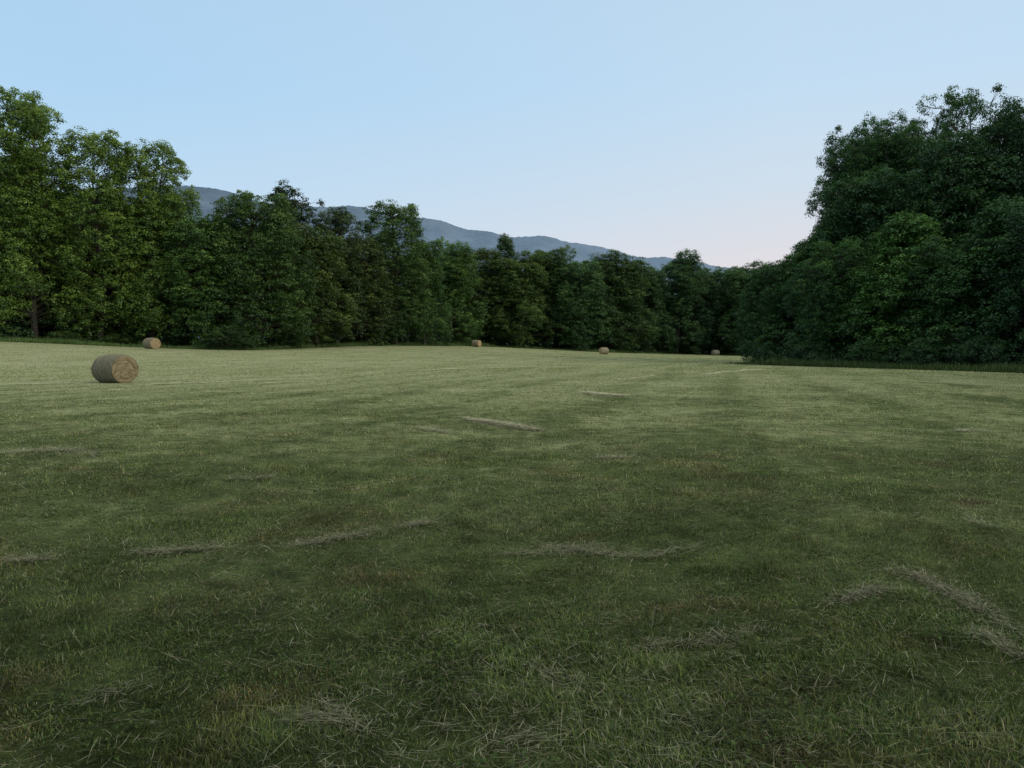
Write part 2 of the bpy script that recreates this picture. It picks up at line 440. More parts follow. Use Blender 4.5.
PROFILES = {
    'poplar': ([0, .06, .2, .4, .6, .78, .9, 1], [.60, .85, .95, 1, .98, .90, .74, .42]),
    'round': ([0, .05, .2, .45, .65, .82, .94, 1], [.75, .95, 1, 1, .97, .86, .66, .40]),
    'open': ([0, .08, .25, .5, .7, .85, .95, 1], [.35, .65, .85, .95, 1, .95, .75, .5]),
    'cone': ([0, .05, .25, .5, .75, .9, 1], [.8, 1, .95, .75, .5, .32, .12]),
    'shrub': ([0, .1, .3, .6, .85, 1], [.75, 1, 1, .9, .6, .25])}

def make_kind(seed, H, R, profile, lob=1.9, clump=.62, per=38, leaf=.2, cover=1.5, gaptop=0., forks=1, first=.03, tone=.5, fill=1.0):
    """a broadleaf tree: trunk (forked or not), a limb to every bough, each bough a lumpy dome of leaf clumps"""
    rng = np.random.default_rng(seed)
    hx, pr = PROFILES[profile]
    tr = H * .012 + .05
    def wob(n, amp): return np.cumsum(rng.normal(0, amp, (n, 2)), axis=0)
    stems = []; paths = []
    if forks == 1:
        zz = np.linspace(-.3, H * .93, 13); w = wob(13, H * .006); w -= w[0]
        stems.append(np.column_stack([w, zz])); paths.append((stems[0], tr * (1 - np.linspace(0, .93, 13)))); fh = 1e9
    else:
        fh = H * rng.uniform(.34, .45)
        zz = np.linspace(-.3, fh, 6); w = wob(6, H * .005); w -= w[0]
        base = np.column_stack([w, zz]); stems.append(base); paths.append((base, tr * (1 - np.linspace(0, .35, 6))))
        a0 = rng.uniform(0, 6.28)
        for k in range(forks):
            a = a0 + k * 2 * np.pi / forks + rng.normal(0, .25); sp = R * rng.uniform(.30, .48)
            top = H * (.94 if k == 0 else rng.uniform(.82, .92)); t = np.linspace(0, 1, 9)
            q = base[-1] + np.column_stack([np.cos(a) * sp * t ** .8, np.sin(a) * sp * t ** .8, (top - fh) * t]) + np.column_stack([wob(9, .08), np.zeros(9)])
            stems.append(q); paths.append((q, tr * .62 * (1 - t * .9)))
    area = 2 * np.pi * R * .85 * H
    nlobe = int(cover * area / (np.pi * lob ** 2))
    cents, rads, tones = [], [], []
    az = rng.uniform(0, 6.28)
    for k in range(nlobe + 3 * len(stems)):
        cap = k >= nlobe
        az += 2.4 + rng.normal(0, .5)
        if cap:
            S = stems[(k - nlobe) % len(stems)]
            if len(stems) > 1 and S is stems[0]: continue
            zc = S[-1, 2] - rng.uniform(0, lob * 1.3); hf = zc / H; ax = S[-1, :2]; lr = lob * rng.uniform(.55, .8); rad = rng.uniform(0, .35) * lob
        else:
            hf = first + (.95 - first) * ((k + rng.random()) / nlobe) ** .80; zc = hf * H
            if zc > fh: S = stems[1 + k % forks]; rf = .64
            else: S = stems[0]; rf = 1.
            if zc > S[-1, 2] + .5: continue
            ax = np.array([np.interp(zc, S[:, 2], S[:, 0]), np.interp(zc, S[:, 2], S[:, 1])])
            env = R * rf * np.interp(hf, hx, pr) * rng.uniform(.80, 1.12)
            lr = lob * rng.uniform(.62, 1.2) * (1 - .30 * max(0, hf - .5) / .5); lr = min(lr, max(.5, env * .75), max(.5, zc * .9 + .3))
            rad = max(0, env - lr * .75)
            if rng.random() < .22: rad *= rng.uniform(.2, .7)
            if hf > .5 and rng.random() < gaptop * (hf - .5) / .5 * 1.6: continue
        c = np.array([ax[0] + math.cos(az) * rad, ax[1] + math.sin(az) * rad, zc])
        c[2] = min(c[2], H - lr * .8)
        # limb from the stem up and out to the bough
        zs = max(.4, min(zc - rad * rng.uniform(.25, .7), S[-1, 2] - .2)); zs = max(zs, S[0, 2] + .3, min(zc * .9, .09 * H))
        P0 = np.array([np.interp(zs, S[:, 2], S[:, 0]), np.interp(zs, S[:, 2], S[:, 1]), zs])
        t = np.linspace(0, 1, 6)[:, None]
        Q = P0 * (1 - t) + c * t + np.array([0, 0, .12 * rad]) * np.sin(t * np.pi) + rng.normal(0, .05, (6, 3)) * t
        rb = max(.025, .012 * (rad + 1) + .02 * lr)
        paths.append((Q, rb * (1 - .7 * t[:, 0])))
        lt = tone + rng.normal(0, .11) + .10 * (hf - .4)
        nc = int(fill * 2.9 * (lr / clump) ** 2) + 4
        if hf > .5: nc = int(nc * (1 - .45 * gaptop))
        d = rng.normal(size=(nc, 3)); d /= np.linalg.norm(d, axis=1)[:, None]
        outw = np.array([math.cos(az), math.sin(az), .55]); outw /= np.linalg.norm(outw)
        dt = d @ outw
        d = np.where((dt < -.25)[:, None], d - 1.6 * dt[:, None] * outw, d); d /= np.linalg.norm(d, axis=1)[:, None]
        dist = lr * rng.uniform(.70, 1.08, nc) * (1 + .16 * np.sin(d[:, 0] * 5 + k) * np.cos(d[:, 2] * 4 + k))
        p = c + d * dist[:, None] * np.array([1, 1, .92])
        p[:, 2] -= .10 * lr * (1 - d[:, 2]) * (1 - dt)
        cents.append(p); rads.append(clump * rng.uniform(.6, 1.25, nc)); tones.append(lt + .17 * d[:, 2] + .07 * dt + rng.normal(0, .07, nc))  # clumps facing up and out get a lighter tone, painted top light
        for q in range(3):
            e = p[rng.integers(0, nc)]; paths.append((np.array([c * .8 + P0 * .2, (c + e) / 2 + rng.normal(0, .05, 3), e]), np.array([.03, .02, .008])))
    cents = np.concatenate(cents); rads = np.concatenate(rads); tones = np.concatenate(tones)
    cents[:, 2] = np.maximum(cents[:, 2], rads * .35)
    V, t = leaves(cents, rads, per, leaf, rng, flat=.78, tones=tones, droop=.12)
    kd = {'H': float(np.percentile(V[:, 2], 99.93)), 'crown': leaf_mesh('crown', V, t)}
    kd['trunk'] = tubes('trunk', [paths[0]], 10)
    kd['branches'] = tubes('branches', paths[1:], 5)
    return kd

KINDS = {}
LEAFK = 1.55; LEAFS = .80
def build_kinds():
    K = KINDS
    K['pop_a'] = make_kind(11, 30, 6.2, 'poplar', lob=1.75, cover=1.75, gaptop=.24, forks=3, tone=.56, first=.05)
    K['pop_b'] = make_kind(12, 27, 4.3, 'poplar', lob=1.55, cover=1.8, gaptop=.12, tone=.56, first=.03)
    K['pop_c'] = make_kind(13, 27, 5.2, 'poplar', lob=1.7, cover=1.75, gaptop=.16, forks=2, tone=.56, first=.03)
    K['round_a'] = make_kind(21, 20, 6.0, 'round', lob=1.8, cover=2.2, tone=.45, first=.02)
    K['round_b'] = make_kind(22, 20, 4.8, 'round', lob=1.6, cover=1.9, forks=2, tone=.48, first=.02)
    K['mid_a'] = make_kind(31, 20, 4.2, 'poplar', lob=1.35, cover=1.8, tone=.45, first=.02)
    K['mid_b'] = make_kind(32, 21, 5.0, 'round', lob=1.8, cover=1.9, forks=3, tone=.42, first=.02, gaptop=.04)
    K['spare'] = make_kind(41, 23, 5.0, 'open', lob=1.05, clump=.5, per=30, cover=1.4, forks=3, first=.08, gaptop=.40, tone=.30)
    K['spire'] = make_kind(42, 22, 3.6, 'cone', lob=1.15, cover=1.4, tone=.40, first=.03, gaptop=.3)
    K['oak_a'] = make_kind(51, 25, 7.0, 'open', lob=1.8, clump=.58, per=48, leaf=.155, cover=1.75, forks=3, gaptop=.12, tone=.38, first=.05)
    K['oak_b'] = make_kind(52, 24, 6.0, 'round', lob=1.7, clump=.58, per=48, leaf=.155, cover=1.8, tone=.38, first=.03, gaptop=.04)
    K['oak_c'] = make_kind(53, 27, 5.6, 'open', lob=1.35, clump=.5, per=40, leaf=.15, cover=1.6, forks=3, gaptop=.38, tone=.40, first=.08)
    K['edge_a'] = make_kind(61, 13, 4.6, 'round', lob=1.35, clump=.5, per=44, leaf=.145, cover=1.7, tone=.42, first=.02)
    K['edge_b'] = make_kind(62, 12, 4.0, 'cone', lob=1.15, clump=.46, per=40, leaf=.145, cover=1.7, tone=.44, first=.02)
    K['shrub'] = make_kind(71, 4, 2.6, 'shrub', lob=.8, clump=.36, per=34, leaf=.12, cover=1.8, tone=.42, first=.03)

def place(kind, px, top, Y, label, cat='tree', name='broadleaf_tree', rot=None, wide=1., tint=(1, 1, 1), group=None, xy=None, H=None, sink=0):
    k = KINDS[kind]
    x = (px - CX) / F * Y if xy is None else xy[0]
    y = Y if xy is None else xy[1]
    z = gz(x, y) - sink
    if H is None: H = at(px, top, y)[2] - z
    s = H / k['H']
    e = link(name, None, loc=(x, y, z)); e.rotation_euler = (0, 0, rot if rot is not None else random.uniform(0, 6.28))
    e.scale = (s * wide, s * wide, s)
    tag(e, label, cat, group)
    for part in ('trunk', 'branches', 'crown'):
        o = link(part, k[part], e)
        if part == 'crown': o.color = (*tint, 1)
    return e

# ------------------------------------------------------------------ bales
def mat_bale(end):
    m, nt = new_mat('bale end straw' if end else 'rolled hay')
    p = N(nt, 'ShaderNodeTexCoord').outputs['Object']
    if end:
        sx = N(nt, 'ShaderNodeSeparateXYZ', inp={0: p})
        yy = N(nt, 'ShaderNodeMath', operation='POWER', inp={0: sx.outputs[1], 1: 2.0}).outputs[0]
        zz = N(nt, 'ShaderNodeMath', operation='POWER', inp={0: sx.outputs[2], 1: 2.0}).outputs[0]
        r = N(nt, 'ShaderNodeMath', operation='SQRT', inp={0: N(nt, 'ShaderNodeMath', operation='ADD', inp={0: yy, 1: zz}).outputs[0]}).outputs[0]
        an = N(nt, 'ShaderNodeMath', operation='ARCTAN2', inp={0: sx.outputs[2], 1: sx.outputs[1]}).outputs[0]
        vec = N(nt, 'ShaderNodeCombineXYZ', inp={0: N(nt, 'ShaderNodeMath', operation='MULTIPLY', inp={0: r, 1: 13.0}).outputs[0],
                                                1: N(nt, 'ShaderNodeMath', operation='MULTIPLY', inp={0: an, 1: 3.5}).outputs[0], 2: 0.0}).outputs[0]
        n = N(nt, 'ShaderNodeTexNoise', inp={'Vector': vec, 'Scale': .8, 'Detail': 5.0, 'Roughness': .65}).outputs[0]
        col = ramp(nt, n, [(.28, (.12, .082, .048)), (.45, (.29, .215, .135)), (.6, (.40, .31, .20)), (.8, (.50, .41, .28))])
    else:
        mp = N(nt, 'ShaderNodeMapping', inp={0: p}); mp.inputs['Scale'].default_value = (9, 1.6, 1.6)
        n = N(nt, 'ShaderNodeTexNoise', inp={'Vector': mp.outputs[0], 'Scale': 1.6, 'Detail': 8.0, 'Roughness': .75}).outputs[0]
        col = ramp(nt, n, [(.3, (.095, .08, .05)), (.5, (.22, .19, .13)), (.7, (.34, .30, .21))])
    n2 = N(nt, 'ShaderNodeTexNoise', inp={'Vector': p, 'Scale': 28.0, 'Detail': 6.0, 'Roughness': .8}).outputs[0]
    v = N(nt, 'ShaderNodeMapRange', inp={0: n2, 1: .3, 2: .7, 3: .6, 4: 1.25}).outputs[0]
    col = mixc(nt, 1.0, col, N(nt, 'ShaderNodeCombineColor', inp={0: v, 1: v, 2: v}).outputs[0], 'MULTIPLY')
    col = mixc(nt, 1.0, col, N(nt, 'ShaderNodeObjectInfo').outputs['Color'], 'MULTIPLY')
    h = N(nt, 'ShaderNodeMath', operation='ADD', inp={0: n, 1: n2}).outputs[0]
    b = N(nt, 'ShaderNodeBump', inp={'Height': h, 'Strength': .9, 'Distance': .04}).outputs[0]
    finish(nt, col, 1.0, b, .05)
    return m
M_BALE, M_END = mat_bale(False), mat_bale(True)
M_TWINE, _nt = new_mat('sisal twine')
_tn = N(_nt, 'ShaderNodeTexNoise', inp={'Scale': 40.0}).outputs[0]
finish(_nt, ramp(_nt, _tn, [(.3, (.28, .25, .18)), (.7, (.42, .38, .29))]), .9)

def bale_meshes(seed, L=1.78, D=1.5):
    rng = np.random.default_rng(seed)
    nu, nv = 44, 72
    R = D / 2
    def shape(xx, th, rr):
        """squashed a little by its own weight, flat where it sits"""
        bulge = 1 + .065 * np.cos(xx / L * 3.1) - .055 + .10 * (fbm(xx * 4.5 + 5 * seed, np.cos(th) * 2.3 + np.sin(th) * 2 + 7, seed, 3) - .5)
        ridg = .004 * np.sin(xx * 44 + 1.5 * np.sin(th * 3))
        yv = np.cos(th) * (rr * bulge + ridg) * 1.05; zv = np.sin(th) * (rr * bulge + ridg) * .985
        zv = np.where(zv < -.88 * R, -.88 * R + (zv + .88 * R) * .25, zv)
        return np.stack([xx + 0 * th, yv, zv + .905 * R], -1)
    xs = np.linspace(-L / 2, L / 2, nu); th = np.linspace(0, 2 * np.pi, nv, endpoint=False)
    edge = np.minimum(1, (L / 2 - np.abs(xs)) / .20)
    rr = R * (1 - .10 * (1 - edge) ** 2)
    X, T = np.meshgrid(xs, th, indexing='ij')
    V = shape(X, T, rr[:, None] + 0 * T + rng.normal(0, .006, X.shape)).reshape(-1, 3)
    i = np.arange(nu)[:-1, None] * nv; j = np.arange(nv)[None]; j2 = (j + 1) % nv
    Q = np.stack([i + j, i + nv + j, i + nv + j2, i + j2], -1).reshape(-1, 4)
    body = mesh_np('rolled_body', V, Q, mats=[M_BALE], smooth=True)
    ends = []
    for sgn in (-1, 1):
        nr = 26; rs = np.linspace(.004, 1, nr)
        RR, TT = np.meshgrid(rs, th, indexing='ij')
        spiral = np.sin((RR * R * 2 * np.pi / .085) - TT)
        depth = .005 * spiral * (RR > .1) + .05 * (fbm(np.cos(TT) * RR * 4 + seed, np.sin(TT) * RR * 4, seed + 3, 3) - .5)
        slot = np.exp(-((RR - .62) / .05) ** 2) * np.clip(np.cos(TT - sgn * .7) * 2 - .9, 0, 1) * .09
        slot = slot + np.exp(-((RR - .72) / .05) ** 2) * np.clip(np.cos(TT - sgn * 4.6) * 2 - 1.1, 0, 1) * .05
        depth = depth - slot + .06 * (1 - RR ** 2)
        depth = depth * np.clip((1 - RR) / .08, 0, 1)
        edgeR = R * (1 - .10)
        P = shape(0 * RR, TT, RR * edgeR); P[..., 0] = sgn * (L / 2 + depth)
        V = P.reshape(-1, 3)
        i = np.arange(nr)[:-1, None] * nv
        Q = np.stack([i + j, i + nv + j, i + nv + j2, i + j2], -1).reshape(-1, 4)
        if sgn < 0: Q = Q[:, ::-1]
        ends.append(mesh_np('end_face', V, Q, mats=[M_END], smooth=True))
    paths = []
    for xk in np.linspace(-L / 2 + .1, L / 2 - .1, 11):
        t = np.linspace(0, 2 * np.pi, 49)
        P = shape(xk + .012 * np.sin(t), t, R + .006 + 0 * t)
        paths.append((P, np.full(49, .0035)))
    tw = tubes('twine', paths, 4); tw.materials.clear(); tw.materials.append(M_TWINE)
    # frayed straws standing off the skin
    n = 1500
    tt = rng.uniform(0, 6.28, n); xx = rng.uniform(-L / 2, L / 2, n)
    P = shape(xx, tt, R + 0 * tt); a = tt + rng.choice([-1, 1], n) * rng.uniform(.8, 1.5, n)
    d = np.stack([rng.normal(0, .5, n), np.cos(a), np.sin(a)], -1); ln = rng.uniform(.04, .17, n)[:, None]
    s = np.stack([np.full(n, .005), 0 * tt, 0 * tt], -1)
    V = np.stack([P - s, P + s, P + d * ln], 1).reshape(-1, 3)
    fr = mesh_np('frayed_straw', V, None, np.arange(n * 3).reshape(-1, 3), mats=[M_TWINE])
    return body, ends, tw, fr

def build_bales():
    labels = ['large round hay bale lying nearest the camera, its brown coiled end facing right',
              'round hay bale close against the foot of the left wood, behind the nearest bale',
              'small distant hay bale at the field edge under the centre-left trees, pinkish end facing right',
              'distant pale hay bale seen side on at mid field, its long side toward the camera',
              'farthest and faintest grey hay bale near the right-hand grove, low behind the grass']
    ang = [-30, -34, -30, 22, 20]
    dims = [(1.72, 1.52), (1.8, 1.5), (1.5, 1.42), (1.55, 1.42), (1.6, 1.4)]
    tints = [(.84, .90, .84), (1.05, 1.05, .92), (1.2, 1.12, .95), (1.25, 1.22, 1.05), (.75, .82, .82)]
    for i, (px, row, Y) in enumerate(BALES):
        body, ends, tw, fr = bale_meshes(i + 1, *dims[i])
        x = (px - CX) / F * Y
        e = link('hay_bale', None, loc=(x, Y, gz(x, Y) - .01)); e.rotation_euler = (0, 0, math.radians(ang[i]))
        tag(e, labels[i], 'hay bale', 'round hay bales left on the field')
        for nm, me in (('rolled_body', body), ('end_face', ends[0]), ('end_face', ends[1]), ('twine', tw), ('frayed_straw', fr)):
            o = link(nm, me, e); o.color = (*tints[i], 1)

# ------------------------------------------------------------------ hills
def build_hills():
    m, nt = new_mat('hazy wooded slope')
    p = N(nt, 'ShaderNodeNewGeometry').outputs['Position']
    n = N(nt, 'ShaderNodeTexNoise', inp={'Vector': p, 'Scale': .0055, 'Detail': 11.0, 'Roughness': .72}).outputs[0]
    z = N(nt, 'ShaderNodeSeparateXYZ', inp={0: p}).outputs[2]
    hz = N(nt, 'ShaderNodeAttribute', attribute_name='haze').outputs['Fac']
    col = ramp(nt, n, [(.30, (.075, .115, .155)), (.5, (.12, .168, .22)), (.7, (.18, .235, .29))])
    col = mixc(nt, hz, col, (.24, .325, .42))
    b = N(nt, 'ShaderNodeBump', inp={'Height': n, 'Strength': .5, 'Distance': 22.0}).outputs[0]
    finish(nt, col, 1.0, b, 0)
    def ridge(name, pts, R0, Rr, label, seed, hazeb):
        pts = np.array(pts, float)
        na, nr = 1500, 60
        px = np.linspace(pts[0, 0], pts[-1, 0], na)
        # smooth catmull-like interpolation
        row = np.interp(px, pts[:, 0], pts[:, 1])
        k = np.hanning(19); k /= k.sum()
        row = np.convolve(np.pad(row, 9, mode='edge'), k, 'valid')
        az = np.arctan((px - CX) / F)
        hgt = EYE + (HOR - row) / F * Rr * np.cos(az)
        f = np.linspace(0, 1.25, nr)
        A, Fq = np.meshgrid(az, f, indexing='ij')
        Rd = R0 + (Rr - R0) * Fq
        prof = np.where(Fq < 1, np.clip(Fq, 0, 1) ** 1.35, 1 - (Fq - 1) * 1.2)
        X = Rd * np.sin(A); Y = Rd * np.cos(A)
        rav = (fbm(A * Rr / 420 + seed + Fq * 1.5, Fq * 2.5, seed, 4) - .5) * hgt.mean() * .22 * np.clip(np.sin(np.clip(Fq, 0, 1) ** .7 * np.pi), 0, 1)
        trees = (fbm(A * Rr / 15, Fq * 40, seed + 9, 3) - .5) * 6 * np.exp(-((Fq - 1) / .05) ** 2) + (fbm(A * Rr / 90, Fq * 22, seed + 4, 4) - .5) * 16 * np.clip(Fq * 3, 0, 1) * np.clip((1.02 - Fq) * 8, 0, 1)
        Z = hgt[:, None] * prof + rav + trees - 6 * (Fq == 0)
        i = np.arange(na * nr).reshape(na, nr)
        Q = np.stack([i[:-1, :-1], i[1:, :-1], i[1:, 1:], i[:-1, 1:]], -1).reshape(-1, 4)
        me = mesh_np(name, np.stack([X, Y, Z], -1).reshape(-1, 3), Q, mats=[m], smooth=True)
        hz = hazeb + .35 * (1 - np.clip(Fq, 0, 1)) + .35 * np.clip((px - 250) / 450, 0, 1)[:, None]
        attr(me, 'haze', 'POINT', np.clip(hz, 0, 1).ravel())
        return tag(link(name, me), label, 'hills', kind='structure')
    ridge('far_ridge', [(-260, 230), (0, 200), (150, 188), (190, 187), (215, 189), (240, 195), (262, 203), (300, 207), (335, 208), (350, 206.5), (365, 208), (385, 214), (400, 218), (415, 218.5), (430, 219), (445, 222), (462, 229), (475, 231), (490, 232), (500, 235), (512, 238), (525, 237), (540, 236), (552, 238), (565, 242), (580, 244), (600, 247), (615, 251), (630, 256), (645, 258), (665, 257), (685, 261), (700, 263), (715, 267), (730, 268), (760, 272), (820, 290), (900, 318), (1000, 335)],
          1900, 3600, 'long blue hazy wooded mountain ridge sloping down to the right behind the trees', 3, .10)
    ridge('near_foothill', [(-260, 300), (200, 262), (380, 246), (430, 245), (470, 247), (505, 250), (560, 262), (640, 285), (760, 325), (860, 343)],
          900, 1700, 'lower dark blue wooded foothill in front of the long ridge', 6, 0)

# ------------------------------------------------------------------ trees
def build_trees():
    random.seed(5)
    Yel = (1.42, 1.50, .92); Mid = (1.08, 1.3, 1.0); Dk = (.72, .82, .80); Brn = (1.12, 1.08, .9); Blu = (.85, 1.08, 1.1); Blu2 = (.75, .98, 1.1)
    LW = 'trees of the wood on the left'; MW = 'trees of the far wood'; RG = 'trees of the right-hand grove'
    L = [
     ('pop_c', -46, 112, 104, 'tall yellow-green tulip poplar cut by the left edge of the picture', Yel, 1.05, 1.0, LW),
     ('pop_a', 36, 86, 108, 'tallest tulip poplar of the left wood, open crown with sky showing through its top', Yel, .0, .98, LW),
     ('pop_b', 102, 131, 112, 'narrow tulip poplar between the tallest left tree and the broad rounded one', Yel, 2.0, 1.0, LW),
     ('pop_c', 153, 141, 116, 'broad twin-topped tulip poplar above the second hay bale', Yel, 4.1, 1.0, LW),
     ('mid_b', 177, 186, 121, 'slim tree on the right shoulder of the twin-topped poplar', Yel, 1.1, .72, LW),
     ('mid_a', 208, 214, 115, 'shorter yellow-green tree left of the rounded dense maple', Mid, 3.2, 1.2, LW),
     ('round_a', 256, 194, 119, 'rounded dense dark green maple standing forward in the left wood', (.85, 1.0, .75), 3, 1.08, LW),
     ('spare', 292, 186, 134, 'sparse-topped dark tree with clumps of twigs against the sky behind the maple', (.62, .62, .62), 2.2, 1.15, LW),
     ('spare', 338, 205, 136, 'brownish thin-crowned tree to the right of the sparse-topped one', (.95, .92, .8), 5.2, 1.1, LW),
     ('round_b', 318, 226, 128, 'grey-brown tinged tree with a drooping crown beside the dense maple', Brn, 1.2, 1.3, LW),
     ('mid_a', 362, 236, 142, 'dull olive tree just left of the tall domed tree', (.95, .9, .8), 4, 1.35, LW),
     ('pop_b', 396, 203, 150, 'tall domed tree rising alone above its neighbours left of centre', (.9, 1.05, .95), 2.5, 1.45, LW),
     ('mid_b', 424, 238, 158, 'green tree tucked against the right flank of the tall domed tree', Mid, .6, 1.1, LW),
     ('round_b', 450, 243, 176, 'medium tree with a lit top standing behind the third hay bale, to its left', Mid, 3.3, 1.25, LW),
     ('mid_a', 478, 249, 188, 'narrow green tree directly above the third hay bale', (1.1, 1.1, .85), 1.9, 1.35, MW),
     ('spire', 504, 234, 190, 'thin spiky-topped tree poking above the tree line at centre', (.75, .85, .85), 2, 1.1, MW),
     ('round_b', 520, 250, 188, 'leafy yellow-green tree just right of the spiky-topped one', (1.05, 1.1, .85), 4.6, 1.3, MW),
     ('mid_b', 546, 247, 196, 'mid-height tree with pale lit crown right of centre', (.9, 1.0, .9), .3, 1.3, MW),
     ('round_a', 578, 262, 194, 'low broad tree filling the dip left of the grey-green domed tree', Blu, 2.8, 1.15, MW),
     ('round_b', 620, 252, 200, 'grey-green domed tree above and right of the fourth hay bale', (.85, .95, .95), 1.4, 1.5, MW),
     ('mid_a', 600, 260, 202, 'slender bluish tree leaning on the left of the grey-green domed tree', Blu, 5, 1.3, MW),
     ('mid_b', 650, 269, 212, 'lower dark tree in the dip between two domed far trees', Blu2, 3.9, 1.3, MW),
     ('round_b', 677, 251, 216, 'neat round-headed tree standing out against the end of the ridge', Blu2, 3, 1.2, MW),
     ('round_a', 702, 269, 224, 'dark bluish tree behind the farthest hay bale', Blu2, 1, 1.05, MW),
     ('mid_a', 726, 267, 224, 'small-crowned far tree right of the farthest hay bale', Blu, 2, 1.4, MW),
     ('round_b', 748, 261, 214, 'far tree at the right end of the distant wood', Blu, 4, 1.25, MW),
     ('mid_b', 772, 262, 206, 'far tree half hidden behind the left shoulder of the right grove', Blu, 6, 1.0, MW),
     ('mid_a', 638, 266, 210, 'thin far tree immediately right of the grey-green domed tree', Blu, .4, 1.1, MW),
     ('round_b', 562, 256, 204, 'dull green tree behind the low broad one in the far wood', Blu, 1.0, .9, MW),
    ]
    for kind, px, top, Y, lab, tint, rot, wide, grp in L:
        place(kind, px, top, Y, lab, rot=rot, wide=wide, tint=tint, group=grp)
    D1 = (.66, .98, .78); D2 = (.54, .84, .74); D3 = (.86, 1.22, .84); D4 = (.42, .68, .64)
    G = [
     ('edge_a', 782, 262, 87, 'low leafy tree at the left tip of the right grove, boughs reaching over the grass', D2, .2, 1.12),
     ('edge_b', 806, 240, 84, 'pointed small tree climbing the left slope of the right grove', D1, 2.2, 1.25),
     ('oak_b', 856, 138, 94, 'tall oak with a steep left edge, leftmost of the big grove trees', D1, 1.0, .80),
     ('oak_b', 864, 124, 97, 'rounded tall oak whose top stands left of the grove gap', D2, 3.6, .78),
     ('oak_a', 898, 121, 92, 'broad tall oak in the middle of the right grove', D1, 5.1, .80),
     ('oak_b', 916, 122, 100, 'oak top showing just left of the highest grove tree', D2, 2.2, .7),
     ('oak_c', 962, 86, 84, 'highest tree of the right grove, airy crown with sky showing between its boughs', D1, 4.17, .85),
     ('oak_b', 1036, 98, 78, 'dark tall oak cut by the right edge of the picture', D4, .7, 1.0),
     ('oak_c', 1010, 120, 92, 'thin-crowned oak behind the gap between the highest and the edge tree', D2, 4.0, .9),
     ('edge_a', 848, 240, 78, 'lighter green front tree with layered boughs below the leftmost oak', D3, 3.9, 1.05),
     ('edge_b', 900, 214, 74, 'bright-tipped pointed tree at the front centre of the grove', D3, 1.2, 1.3),
     ('edge_a', 950, 236, 70, 'front grove tree under the highest tree, with a bare bough low down', D1, 5.5, 1.0),
     ('edge_b', 1002, 200, 67, 'front grove tree with hanging dark boughs near the right edge', D2, .5, 1.35),
     ('edge_a', 1056, 200, 62, 'front tree partly outside the right edge of the picture', D4, 2.9, 1.05),
     ('edge_a', 820, 262, 78, 'low rounded tree in front of the pointed small tree', D2, 1.7, .9),
     ('round_b', 930, 170, 80, 'dense mid-height tree filling the grove between the broad and the highest oak', D4, 2.0, 1.0),
     ('round_a', 990, 160, 78, 'dense dark tree behind the hanging-bough tree', D4, 4.4, .9),
     ('round_b', 875, 180, 84, 'dense mid-height tree below the rounded tall oak', D2, .4, 1.0),
    ]
    for kind, px, top, Y, lab, tint, rot, wide in G:
        place(kind, px, top, Y, lab, rot=rot, wide=wide, tint=tint, group=RG)
    # bushes
    for px, top, Y, lab, t, wd in [(768, 344, 83, 'low bush at the very tip of the right grove, spilling onto the grass', D2, 1.3), (812, 338, 76, 'rounded bush at the foot of the leftmost oak', D2, 1.1),
                           (868, 340, 70, 'bush with pale twigs at the foot of the front centre tree', D1, 1.2), (925, 338, 66, 'dark bush below the highest grove tree', D2, 1.2),
                           (985, 336, 62, 'bush in deep shade near the right edge', D4, 1.2), (232, 325, 111, 'dark bush at the foot of the dense maple', (.7, .85, .75), 1.5),
                           (66, 331, 107, 'bush under the tallest poplar', (.9, 1.0, .8), 2.4), (118, 334, 112, 'bush left of the second hay bale, at the wood edge', (.85, .95, .75), 2.6),
                           (188, 336, 116, 'bush right of the second hay bale, at the wood edge', (.8, .92, .75), 2.3), (290, 330, 121, 'small bush right of the dense maple foot', (.7, .85, .7), 1.3)]:
        place('shrub', px, top, Y, lab, cat='bush', name='bush', tint=t, wide=wd)
    # rows standing behind, seen only through the gaps
    back = 0
    for i, (px, Y, dt) in enumerate([(-60, 118, 150), (10, 120, 150), (62, 122, 190), (110, 126, 195), (160, 130, 200), (205, 132, 235), (250, 134, 225), (290, 140, 238), (330, 148, 240),
                                  (372, 158, 258), (412, 170, 255), (450, 182, 262), (485, 192, 266), (520, 202, 270), (556, 206, 272), (590, 208, 276),
                                  (625, 214, 276), (660, 226, 280), (692, 236, 280), (730, 236, 278), (765, 222, 278), (30, 112, 240), (85, 116, 235), (135, 121, 235), (310, 132, 270)]):
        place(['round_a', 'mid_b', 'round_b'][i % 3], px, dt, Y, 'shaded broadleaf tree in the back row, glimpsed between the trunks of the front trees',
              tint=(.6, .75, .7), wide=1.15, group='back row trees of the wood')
    for i, (x, y, H) in enumerate([(38, 84, 20), (44, 78, 22), (50, 68, 17), (46, 92, 20), (56, 76, 18)]):
        place(['round_a', 'round_b'][i % 2], 0, 0, 0, 'shaded tree deep inside the right-hand grove behind its front trees', xy=(x, y), H=H, tint=D4, wide=1.1, group='inner trees of the right grove')
    for i, (x, y, H) in enumerate([(54, 38, 22), (55, 24, 23), (57, 10, 24), (57, -5, 23), (56, -20, 22), (60, -36, 24)]):  # out-of-view trees added to cast shade over the foreground
        place(['round_a', 'oak_b'][i % 2], 0, 0, 0, 'unseen grove tree added beyond the right edge to shade the foreground', xy=(x, y), H=H, tint=D4, wide=1.1, group='unseen grove trees added for their shade')

